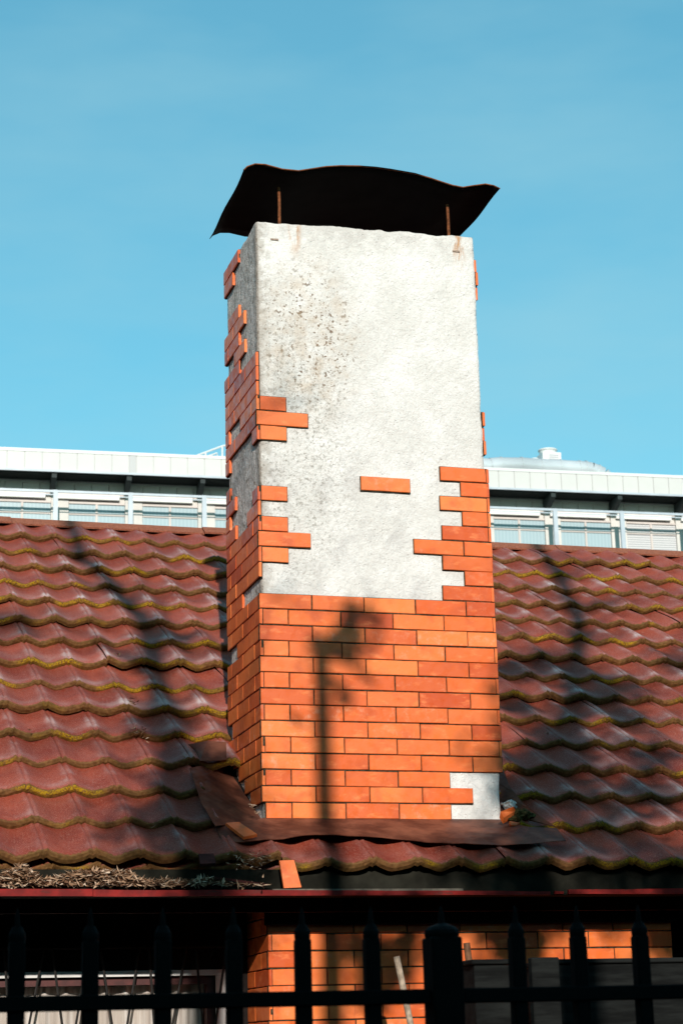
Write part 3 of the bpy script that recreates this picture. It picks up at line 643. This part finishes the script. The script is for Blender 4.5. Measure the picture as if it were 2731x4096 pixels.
# ================================================================== FENCE
FY = -5.0; fence = empty('iron_fence', (-.9, FY, GZ)); tag(fence, 'black iron picket fence close to the viewer, out of focus', 'fence')
fx = [atY(u, 3900, FY).x for u in (67,361,652,936,1212,1488)]; step_ = .1235
xs = [fx[0]-step_*k for k in range(14, 0, -1)] + fx; post_x = atY(1772, 3900, FY).x
fx2 = [atY(u, 3900, FY).x for u in (2070,2317,2566)]; xs += fx2 + [fx2[-1]+step_*k for k in range(1, 16)]
zc, zt = atY(1400, 3725, FY).z, atY(1400, 3625, FY).z
def picket_mesh(w, rod):
    m = MB(); h = w/2; m.cbox(-h, h, -h, h, GZ, zc-.012, .003)
    m.tube([(0, 0, zc-.014), (0, 0, zc-.006), (0, 0, zc), (0, 0, zc+.006), (0, 0, zc+.012)], [h*1.05, h*1.12, h*1.08, h*.85, rod*1.05], 12)
    m.tube([(0, 0, zc+.008), (0, 0, zt-.025), (0, 0, zt-.015), (0, 0, zt-.007), (0, 0, zt)], [rod*.72, rod*.62, rod*.5, rod*.35, rod*.1], 10); return m.mesh('picket', M['iron'])
pm = picket_mesh(.0265, .008); pp = picket_mesh(.057, .009)
for x in xs: link('picket', pm, fence, Matrix.Translation((x, FY, 0)))
link('post', pp, fence, Matrix.Translation((post_x, FY, 0)))
for z0, z1_ in ((atY(1400, 4022, FY).z, atY(1400, 3962, FY).z), (GZ+.15, GZ+.18)):
    MB().cbox(xs[0]-.06, post_x-.03, FY-.0185, FY+.0185, z0, z1_, .002).obj('rail', M['iron'], fence); MB().cbox(post_x+.03, xs[-1]+.06, FY-.0185, FY+.0185, z0, z1_, .002).obj('rail', M['iron'], fence)

# ================================================================== OFFICE BLOCK BEHIND
BA = R_(-3.65); BX = Vector((math.cos(BA), math.sin(BA), 0)); BN = Vector((-math.sin(BA), math.cos(BA), 0)); BO = CAM + ray(1365, 1950)*115
BO.z = 0; cpl = BN.dot(BO)
M['panel'] = simple('white_cladding', (.55, .535, .505), .5, .3, .03, .5); M['panel2'] = simple('grey_cladding', (.45, .44, .43), .5, .3, .03, .5)
M['coping'] = simple('white_coping', (.64, .63, .61), .4, .3, .02, .5); M['canopy'] = simple('dark_green_grey_canopy', (.022, .03, .03), .6, .2, .2, .5); M['steel'] = simple('grey_steel', (.42, .46, .50), .4, .4, .1, 1)
M['brownpanel'] = simple('taupe_panel', (.58, .50, .46), .6, .2, .08, .4); M['blind'] = simple('white_blind', (.78, .76, .72), .7, .2, .05, 2); M['beige'] = simple('beige_pier', (.60, .56, .52), .7, .2, .05, 1)
t = NT('office_glass', .25, .3); stp = t.math('FRACT', t.math('MULTIPLY', t.xyz()[0], 4.6)); t.col(t.mix(t.rng(stp, .55, .75, 0, .35), (.33, .42, .45), (.48, .54, .56))); M['oglass'] = t.m
t = NT('louvre', .6, .2); stp = t.math('FRACT', t.math('MULTIPLY', t.xyz()[2], 7.)); t.col(t.mix(t.rng(stp, .4, .6), (.36, .35, .36), (.60, .58, .57))); M['louvre'] = t.m
galv = NT('galvanised_duct', .28, .5); galv.b.inputs['Metallic'].default_value = .15; galv.col(galv.mix(galv.rng(galv.noise(.35, 2), .3, .7), (.40, .43, .44), (.58, .60, .61))); M['galv'] = galv.m
OB = empty('office_building', (BO.x, BO.y, GZ)); tag(OB, 'long white clad office block with dark canopy behind the roof', 'building')
def bpt(u, v, out=0.): p = atP(u, v, BN, cpl-out); q = p-BO; return q.dot(BX), p.z          # along, height on the plane 'out' metres in front of the wall line
def B3(a, out, z): return BO + BX*a - BN*out + Vector((0, 0, z))
def bbox(mb, a0, a1, o0, o1, z0, z1): return mb.obox(B3((a0+a1)/2, (o0+o1)/2, (z0+z1)/2), BX, BN, Vector((0, 0, 1)), (a1-a0)/2, (o1-o0)/2, (z1-z0)/2)
OUT = 1.55
z_top = bpt(465, 1808, OUT)[1]; z_cop = bpt(465, 1820, OUT)[1]; z_pb = bpt(465, 1892, OUT)[1]; z_edge = bpt(465, 1899, OUT)[1]; z_soff = bpt(465, 1934, 0)[1]; z_wl = bpt(465, 1941, 0)[1]; z_br = bpt(465, 1968, 0)[1]
A0, A1 = bpt(-500, 1900, OUT)[0], bpt(3400, 1900, OUT)[0]
z_soff = z_edge
bbox(MB(), A0, A1, -14, OUT-.02, z_pb+.02, z_cop-.02).obj('roof_slab', M['panel2'], OB)
bbox(MB(), A0, A1, OUT-.5, OUT+.06, z_cop, z_top).obj('coping', M['coping'], OB)
bbox(MB(), A0, A1, 0, OUT+.12, z_edge, z_pb-.02).obj('canopy', M['canopy'], OB)
bbox(MB(), A0, A1, OUT+.125, OUT+.2, z_edge-.02, z_pb).obj('canopy_edge', M['steel'], OB)
m = MB()
for k in range(7): o = .15+k*.2; bbox(m, A0, A1, o, o+.06, z_edge-.06, z_edge-.004)
m.obj('canopy_rib', M['canopy'], OB)
# cladding panels measured off the joints on the left, continued at the same pitch
e0 = bpt(29, 1870, OUT)[0]; e1 = bpt(448, 1900, OUT)[0]; PW = (e1-e0)/6
a = e0-PW*8; k = 0
while a < A1:
    w = PW
    if abs(a-(e0+7*PW)) < .3: w = PW*.42
    bbox(MB(), a+.022, a+w-.022, OUT-.02, OUT+.03, z_pb+.004, z_cop-.004).obj('panel', M['panel2'] if w < PW*.9 else M['panel'], OB); a += w; k += 1
    if k > 80: break
# wall behind: taupe band, piers, windows, blinds
z_bl1, z_bl0 = bpt(465, 1984, 0)[1], bpt(465, 2003, 0)[1]; z_w1 = bpt(465, 2018, 0)[1]; z_tr = bpt(465, 2058, 0)[1]; z_w0 = z_w1-3.4
bbox(MB(), A0, A1, -.6, -.02, z_wl, z_edge-.004).obj('white_band', M['coping'], OB)
a = e0-PW*8
while a < A1: bbox(MB(), a+.015, a+PW-.015, -.3, 0, z_br-.25, z_wl-.004).obj('taupe_panel', M['brownpanel'], OB); a += PW
bbox(MB(), A0, A1, -14, -.31, GZ, z_wl-.01).obj('wall', M['beige'], OB)
br0 = bpt(365*.593, 1900, OUT)[0]; br1 = bpt(1365*.593, 1925, OUT)[0]; BS = (br1-br0)/2
z_rail = bpt(465, 1970, 1.4)[1]; z_rail2 = bpt(465, 1979, 1.4)[1]
k0 = int((A0-br0)/BS); k1 = int((A1-br0)/BS)
for k in range(k0, k1):
    a = br0+k*BS; Z_ = Vector((0, 0, 1))
    m = MB(); m.prism([B3(a-.11, .02, z_edge-.07), B3(a-.11, OUT+.05, z_edge-.07), B3(a-.11, OUT+.05, z_edge-.32), B3(a-.11, .7, z_edge-.72), B3(a-.11, .02, z_edge-.72)], BX*.28); m.obj('bracket', M['canopy'], OB)
    bbox(MB(), a+.0, a+.26, 1.32, 1.5, z_rail-4, z_rail).obj('rail_post', M['steel'], OB)
    bbox(MB(), a+.0, a+1.0, -.3, -.1, z_w0, z_br-.26).obj('pier', M['beige'], OB)
    louv = k >= 6 and False
    wn_ = bbox(MB(), a+1.02, a+BS-.02, -.3, -.2, z_w0, z_w1).obj('window', M['louvre'] if a > bpt(2380, 2000)[0] else M['oglass'], OB)
    bbox(MB(), a+.3, a+BS-.35, -.3, .12, z_bl0, z_bl1).obj('blind_box', M['blind'], OB)
    bbox(MB(), a+1.02, a+BS-.02, -.2, -.14, z_tr-.06, z_tr+.06).obj('transom', M['brownpanel'], wn_)
    bbox(MB(), a+2.55, a+2.67, -.2, -.13, z_w0, z_w1).obj('mullion', M['brownpanel'], wn_)
    bbox(MB(), a+1.02, a+BS-.02, -.25, -.12, z_w1, z_w1+.12).obj('window_head', M['brownpanel'], wn_)
bbox(MB(), A0, A1, 1.36, 1.46, z_rail2, z_rail).obj('handrail', M['steel'], OB)
bbox(MB(), A0, A1, 1.40, 1.42, z_rail2-.16, z_rail2-.1).obj('handrail', M['steel'], OB)
# roof railing left of the chimney
rr_ = empty('roof_railing', tuple(B3(bpt(860, 1800, -1)[0], -1, z_top))); tag(rr_, 'thin white railing on office roof beside the chimney', 'railing')
zz = lambda a, b, o=-1.: (lambda q: B3(q[0], o, q[1]))(bpt(.593*a, 1750+.593*b, o))
for P_ in ([(1330,122),(1388,100),(1500,58),(1600,40)], [(1388,100),(1388,150)], [(1500,58),(1500,150)], [(1400,128),(1465,105),(1465,150)]):
    MB().tube([zz(*q) for q in P_], .06, 6).obj('tube', M['coping'], rr_)
# duct and vent
z5 = lambda a, b, o=-3.: (lambda q: B3(q[0], o, q[1]))(bpt(1900+.53*a, 1750+.53*b, o))
du = empty('ventilation_duct', tuple(z5(500, 300))); tag(du, 'silver ventilation duct on the office roof right of chimney', 'duct')
path = [(-120,215),(30,217),(110,222),(195,214),(345,214),(493,225),(637,232),(780,240),(828,242),(870,250),(915,268),(955,285),(985,315),(995,360)]
P3 = [z5(*p) for p in path]; rad = .54
for i in range(len(P3)-1):
    r_ = rad*(1. if i not in (2,) else 1.05); MB().tube([P3[i], P3[i+1]], [r_, r_*.985], 24, False).obj('duct_segment', M['galv'], du, True)
for i in (3, 4, 5, 6, 7, 8, 10):
    d = (P3[i+1]-P3[i-1]).normalized(); MB().tube([P3[i]-d*.05, P3[i]+d*.05], rad*1.07, 20).obj('flange', M['galv'], du)
for u in (320, 480, 640, 740): b = z5(u, 275); MB().tube([b-Vector((0, 0, 1.4)), b+Vector((0, 0, .1))], .06, 6).obj('leg', M['steel'], du)
ve = empty('roof_vent', tuple(z5(545, 200, -5.))); tag(ve, 'white round roof vent on a box above the duct', 'vent')
c = z5(545, 112, -5.); b = z5(555, 170, -5.)
bx_ = MB(); bx_.obox(b-Vector((0, 0, 1)), BX, BN, Vector((0, 0, 1)), .62, .6, 1.35); bx_.obj('housing', M['coping'], ve)
MB().obox(b+BX*.12-BN*.62-Vector((0, 0, .12)), BX, BN, Vector((0, 0, 1)), .3, .03, .3).obj('louvre', M['louvre'], ve)
MB().tube([c-Vector((0, 0, .3)), c, c+Vector((0, 0, .08)), c+Vector((0, 0, .14)), c+Vector((0, 0, .16))], [.5, .55, .62, .62, .55], 24).obj('cowl', M['coping'], ve)
v2 = z5(445, 172, -5.); MB().tube([v2-Vector((0, 0, 1.2)), v2, v2+Vector((0, 0, .1))], [.28, .3, .26], 16).obj('pipe', M['coping'], ve)

# ================================================================== TREES BEHIND THE VIEWER (their bare stems shade roof and chimney)
def back(p, YT): return p - SD*((p.y-YT)/SD.y)
def stem_tree(name, label, targets, t_, radii, seed, twigs, clumps=(), crown=None):
    rnd = random.Random(seed); pts_ = [back(p, t_+rnd.uniform(-.12, .12)) for p in targets]; base = Vector((pts_[0].x+rnd.uniform(-.05, .05), pts_[0].y, GZ-.05))
    root = empty(name, (base.x, base.y, GZ)); tag(root, label, 'tree', 'trees behind the viewer')
    full = [base, base.lerp(pts_[0], .4), *pts_]; rr = [radii[0]*1.5, radii[0]*1.15, *[radii[0]+(radii[1]-radii[0])*i/(len(pts_)-1) for i in range(len(pts_))]]
    if crown: full.append(Vector(crown[0])); rr.append(.03)
    m = MB(); m.tube(full, rr, 10); m.obj('trunk', M['bark'], root, True)
    cr_ = MB(); lf = MB()
    for i in range(twigs):
        k = rnd.randrange(1, len(pts_)-1) if len(pts_) > 2 else 0; f = rnd.random(); p = pts_[k].lerp(pts_[min(k+1, len(pts_)-1)], f)
        d = Vector((rnd.uniform(*((.0, .9) if seed == 9 else (-.7, .5))), rnd.uniform(-1, .4), rnd.uniform(.2, 1.0))).normalized(); L_ = rnd.uniform(.4, 1.3); q = p.copy(); P_ = [q.copy()]
        for s in range(4): d = (d+Vector((rnd.uniform(-.35, .35), rnd.uniform(-.35, .35), rnd.uniform(-.1, .3)))).normalized(); q = q+d*L_/4; P_.append(q.copy())
        w = rnd.uniform(.010, .026); cr_.tube(P_, [w, w*.85, w*.65, w*.45, w*.2], 6)
        for s in range(5):
            b = P_[rnd.randrange(2, 5)]; dd = Vector((rnd.uniform(-1, 1), rnd.uniform(-1, 1), rnd.uniform(-.2, .8))).normalized(); cr_.tube([b, b+dd*rnd.uniform(.15, .4)], [.006, .002], 5)
    for (p, n_, R__) in clumps:
        c = back(p, t_)
        for i in range(n_):
            q = c+Vector((rnd.gauss(0, R__), rnd.gauss(0, R__), rnd.gauss(0, R__))); a_ = Vector((rnd.uniform(-1, 1), rnd.uniform(-1, 1), rnd.uniform(-1, 1))).normalized(); b_ = a_.cross(Vector((rnd.uniform(-1, 1), rnd.uniform(-1, 1), .3))).normalized()
            s = rnd.uniform(.02, .04); lf.quad(q-a_*s*1.6, q+b_*s*.6, q+a_*s*1.6, q-b_*s*.6)
    if crown:                                  # added high crown: blocks overhead sky, clear of the light reaching the roof
        C_, (rx_, ry_, rz_) = Vector(crown[0]), crown[1]
        for i in range(64):
            an = rnd.uniform(0, 6.283); f = rnd.uniform(-.6, .7); q = C_+Vector((rx_*math.cos(an)*math.sqrt(1-f*f), ry_*math.sin(an)*math.sqrt(1-f*f), rz_*f)); cr_.tube([Vector((C_.x, C_.y, q.z-.7)), (Vector((C_.x, C_.y, q.z))+q)/2, q], [.05, .035, .01], 6)
            for j in range(190):
                p = q+Vector((rnd.gauss(0, .5), rnd.gauss(0, .5), rnd.gauss(0, .26))); a_ = Vector((rnd.uniform(-1, 1), rnd.uniform(-1, 1), rnd.uniform(-.5, .8))).normalized(); b_ = a_.cross(Vector((rnd.uniform(-1, 1), rnd.uniform(-1, 1), .6))).normalized(); k_ = rnd.uniform(.07, .16)
                if p.z < 8.7+.42*max(0, -9-p.y): continue
                lf.quad(p-a_*k_, p+b_*k_*.5, p+a_*k_, p-b_*k_*.5)
    cr_.obj('crown', M['bark'], root)
    if lf.v: lf.obj('foliage', M['green'], root, False, False)
    return root
T1 = [Vector((.285, 0, z)) for z in (-1., -.5, 0, .4, .75)] + [Vector((.33, 0, .80)), Vector((.41, 0, .9)), Vector((.43, 0, .99))]
F0 = lambda u, v: atY(u, v, 0)
stem_tree('bare_tree', 'slim bare tree standing straight behind the viewer', T1, -9.0, (.054, .024), 3, 0, [(F0(1315, 2655), 26, .05), (F0(1390, 2600), 60, .05), (F0(1445, 2500), 46, .06), (F0(1430, 2440), 10, .035), (F0(1340, 2760), 14, .05), (F0(1250, 2560), 10, .05), (F0(1290, 2900), 10, .05)] + [(atY(u, v, BY), n_, .05) for u, v, n_ in ((1440,3790,70),(1500,3860,80),(1560,3830,60),(1640,3760,50),(1590,3900,60),(1990,3790,80),(2060,3830,80),(2160,3780,40),(1480,3990,60),(2650,3790,70))])
T2 = [onroof(u, v, .03) for u, v in ((840,3480),(770,3380),(720,3260),(690,3140),(705,2930),(645,2790),(612,2655),(603,2560),(560,2465),(490,2404),(430,2320),(335,2242))]
stem_tree('bare_tree', 'leaning pine with bare trunk behind the viewer on the left', T2, -9.4, (.085, .05), 5, 24, [(onroof(820, 3180, .03), 420, .11), (onroof(760, 3290, .03), 520, .12), (onroof(660, 2900, .03), 200, .09), (onroof(690, 2560, .03), 160, .08), (onroof(840, 3420, .03), 420, .13), (onroof(60, 2510, .03), 120, .1), (onroof(590, 3330, .03), 160, .12), (onroof(560, 2960, .03), 60, .1), (onroof(770, 3060, .03), 160, .08)], ((-3.9, -9.6, 12.6), (3.2, 2.6, 2.4)))
T3 = [onroof(u, v, .03) for u, v in ((2120,3420),(2110,3300),(2154,3168),(2197,3062),(2218,2956),(2300,2820),(2283,2720),(2303,2619),(2323,2528),(2290,2422),(2240,2330))]
stem_tree('bare_tree', 'dark pine with bare trunk behind the viewer at right', T3, -9.6, (.09, .05), 9, 30, [(onroof(2180, 3080, .03), 640, .12), (onroof(2560, 3170, .03), 420, .13), (onroof(2060, 3170, .03), 420, .11), (onroof(2400, 2740, .03), 240, .12), (onroof(2180, 2660, .03), 240, .10), (onroof(2030, 2690, .03), 200, .09), (onroof(2640, 3440, .03), 420, .13), (onroof(2260, 2960, .03), 420, .1), (onroof(2380, 2800, .03), 260, .12), (onroof(2080, 2830, .03), 160, .08), (onroof(2280, 3200, .03), 320, .1), (onroof(2100,3400,.03), 300, .12), (onroof(2700,2650,.03), 160, .1), (onroof(2450,3310,.03), 260, .12), (onroof(2600,3020,.03), 200, .1), (onroof(2330,3370,.03), 240, .1), (onroof(2500,2880,.03), 160, .1), (onroof(1900,3440,.03), 160, .1)], ((.2, -9.8, 13.0), (3.2, 2.6, 2.6)))
stem_tree('bare_tree', 'straight pine far to the right behind the viewer', [Vector((4.4, -9.9, z)) + SD*.0 for z in (-1, 2, 5, 8)], -9.9, (.14, .09), 15, 8, (), ((4.4, -9.9, 12.8), (3.2, 2.6, 2.5)))  # unseen tree added so its crown blocks more sky fill

# tall hedge added unseen behind the viewer to block low sky and shade the fence
hg = MB(); NX_, NZ_ = 110, 26; HT = 3.5
def hp(x, f, y): 
    z = GZ+(HT-GZ)*f; q = Vector((x, y, z)); return (x+.25*noise.noise(q*.9), y+.35*noise.noise(q*1.1+Vector((5, 0, 0)))+.12*noise.noise(q*4), z+(.15*noise.noise(Vector((x*.8, y, 1)))-.15)*f)
prof_ = [(0, -14.6), (.25, -14.5), (.5, -14.5), (.75, -14.55), (.93, -14.7), (1, -15.1), (1, -15.7), (.93, -16.1), (.5, -16.3), (0, -16.2)]
for i in range(NX_+1):
    x = -22+44*i/NX_; hg.v += [hp(x, f, y) for f, y in prof_]
    if i:
        for j in range(len(prof_)-1): a = (i-1)*len(prof_)+j; b = a+len(prof_); hg.f.append((a, b, b+1, a+1))
hr = empty('hedge', (0, -15.4, GZ)); tag(hr, 'tall dark clipped evergreen hedge behind the viewer', 'hedge')
M['hedge'] = simple('hedge_green', (.018, .028, .012), .9, .05, .5, 6, .03)
hg.obj('foliage_mass', M['hedge'], hr, True)
lv = MB(); hrnd = random.Random(4)
for i in range(14000):
    f = hrnd.random(); q = Vector(hp(hrnd.uniform(-22, 22), f, -14.5)); a_ = Vector((hrnd.uniform(-1, 1), hrnd.uniform(-1, .3), hrnd.uniform(-1, 1))).normalized(); b_ = a_.cross(Vector((.3, 1, .2))).normalized(); k_ = hrnd.uniform(.04, .09)
    q.y -= -.0; lv.quad(q-a_*k_, q+b_*k_*.4, q+a_*k_, q-b_*k_*.4)
tag(lv.obj('leaf', M['hedge'], hr, False, False), kind='stuff')

# row of tall dark conifers added unseen on the left to block sky fill
M['conifer'] = simple('conifer_green', (.016, .026, .012), .9, .05, .5, 5, .03)
crnd = random.Random(21)
for i, (cx_, cy_, ch_) in enumerate(((-6.7, -11.6, 7.4), (-6.6, -8.6, 8.0), (-6.6, -5.5, 8.6), (-6.9, -2.6, 9.6), (-6.5, .4, 9.0), (-6.8, 3.4, 10.2), (-6.6, 6.4, 9.2))):
    r_ = empty('conifer', (cx_, cy_, GZ)); tag(r_, ['shortest conifer nearest the hedge', 'second conifer from the hedge', 'third conifer from the hedge', 'fourth conifer from the hedge', 'conifer level with the eaves', 'tallest conifer of the boundary row', 'conifer farthest from the hedge'][i]+' left of the house', 'tree', 'conifers left of the house')
    MB().tube([(cx_, cy_, GZ-.1), (cx_, cy_, GZ+ch_*.5), (cx_, cy_, GZ+ch_*.95)], [.2, .14, .03], 10).obj('trunk', M['bark'], r_)
    cm_ = MB()
    for j in range(5200):
        f = crnd.random()**.8; R2 = 1.45*(1-f)**.7*(.55+.5*crnd.random())+.04; an = crnd.uniform(0, 6.283)
        R2 *= 1+.22*noise.noise(Vector((math.cos(an)*1.6, math.sin(an)*1.6, f*9+i*7)))
        p = Vector((cx_+R2*math.cos(an), cy_+R2*math.sin(an), GZ+.4+f*(ch_-.4))); o_ = Vector((math.cos(an), math.sin(an), 0)); u_ = (Vector((0, 0, 1))+o_*.5+Vector((crnd.uniform(-.4, .4), crnd.uniform(-.4, .4), 0))).normalized(); w_ = u_.cross(o_+Vector((crnd.uniform(-.7, .7), crnd.uniform(-.7, .7), 0))).normalized(); k_ = crnd.uniform(.12, .26)
        cm_.quad(p-u_*k_, p+w_*k_*.42, p+u_*k_, p-w_*k_*.42)
    cm_.obj('crown', M['conifer'], r_, False, False)

# clipped hedge added unseen on the right to block side sky
hg = MB()
for i in range(NX_+1):
    y = -15+17*i/NX_; hg.v += [(8.2+(q[1]+14.6)*-.5+.2*noise.noise(Vector((y*1.2, f*5, 2))), y, GZ+(2.6-GZ)*f+.1*noise.noise(Vector((y, f, 7)))) for f, q in ((f, (0, yy)) for f, yy in prof_)]
    if i:
        for j in range(len(prof_)-1): a = (i-1)*len(prof_)+j; b = a+len(prof_); hg.f.append((a, b, b+1, a+1))
hr = empty('hedge', (8.5, -6, GZ)); tag(hr, 'lower dark clipped hedge along the right side of the yard', 'hedge'); hg.obj('foliage_mass', M['hedge'], hr, True)
lv = MB()
for i in range(6000):
    f = hrnd.random(); q = Vector((8.15+.2*hrnd.random(), hrnd.uniform(-15, 2), GZ+(2.6-GZ)*f)); a_ = Vector((hrnd.uniform(-.4, .4), hrnd.uniform(-1, 1), hrnd.uniform(-1, 1))).normalized(); b_ = a_.cross(Vector((1, .3, .2))).normalized(); k_ = hrnd.uniform(.04, .09); lv.quad(q-a_*k_, q+b_*k_*.4, q+a_*k_, q-b_*k_*.4)
tag(lv.obj('leaf', M['hedge'], hr, False, False), kind='stuff')
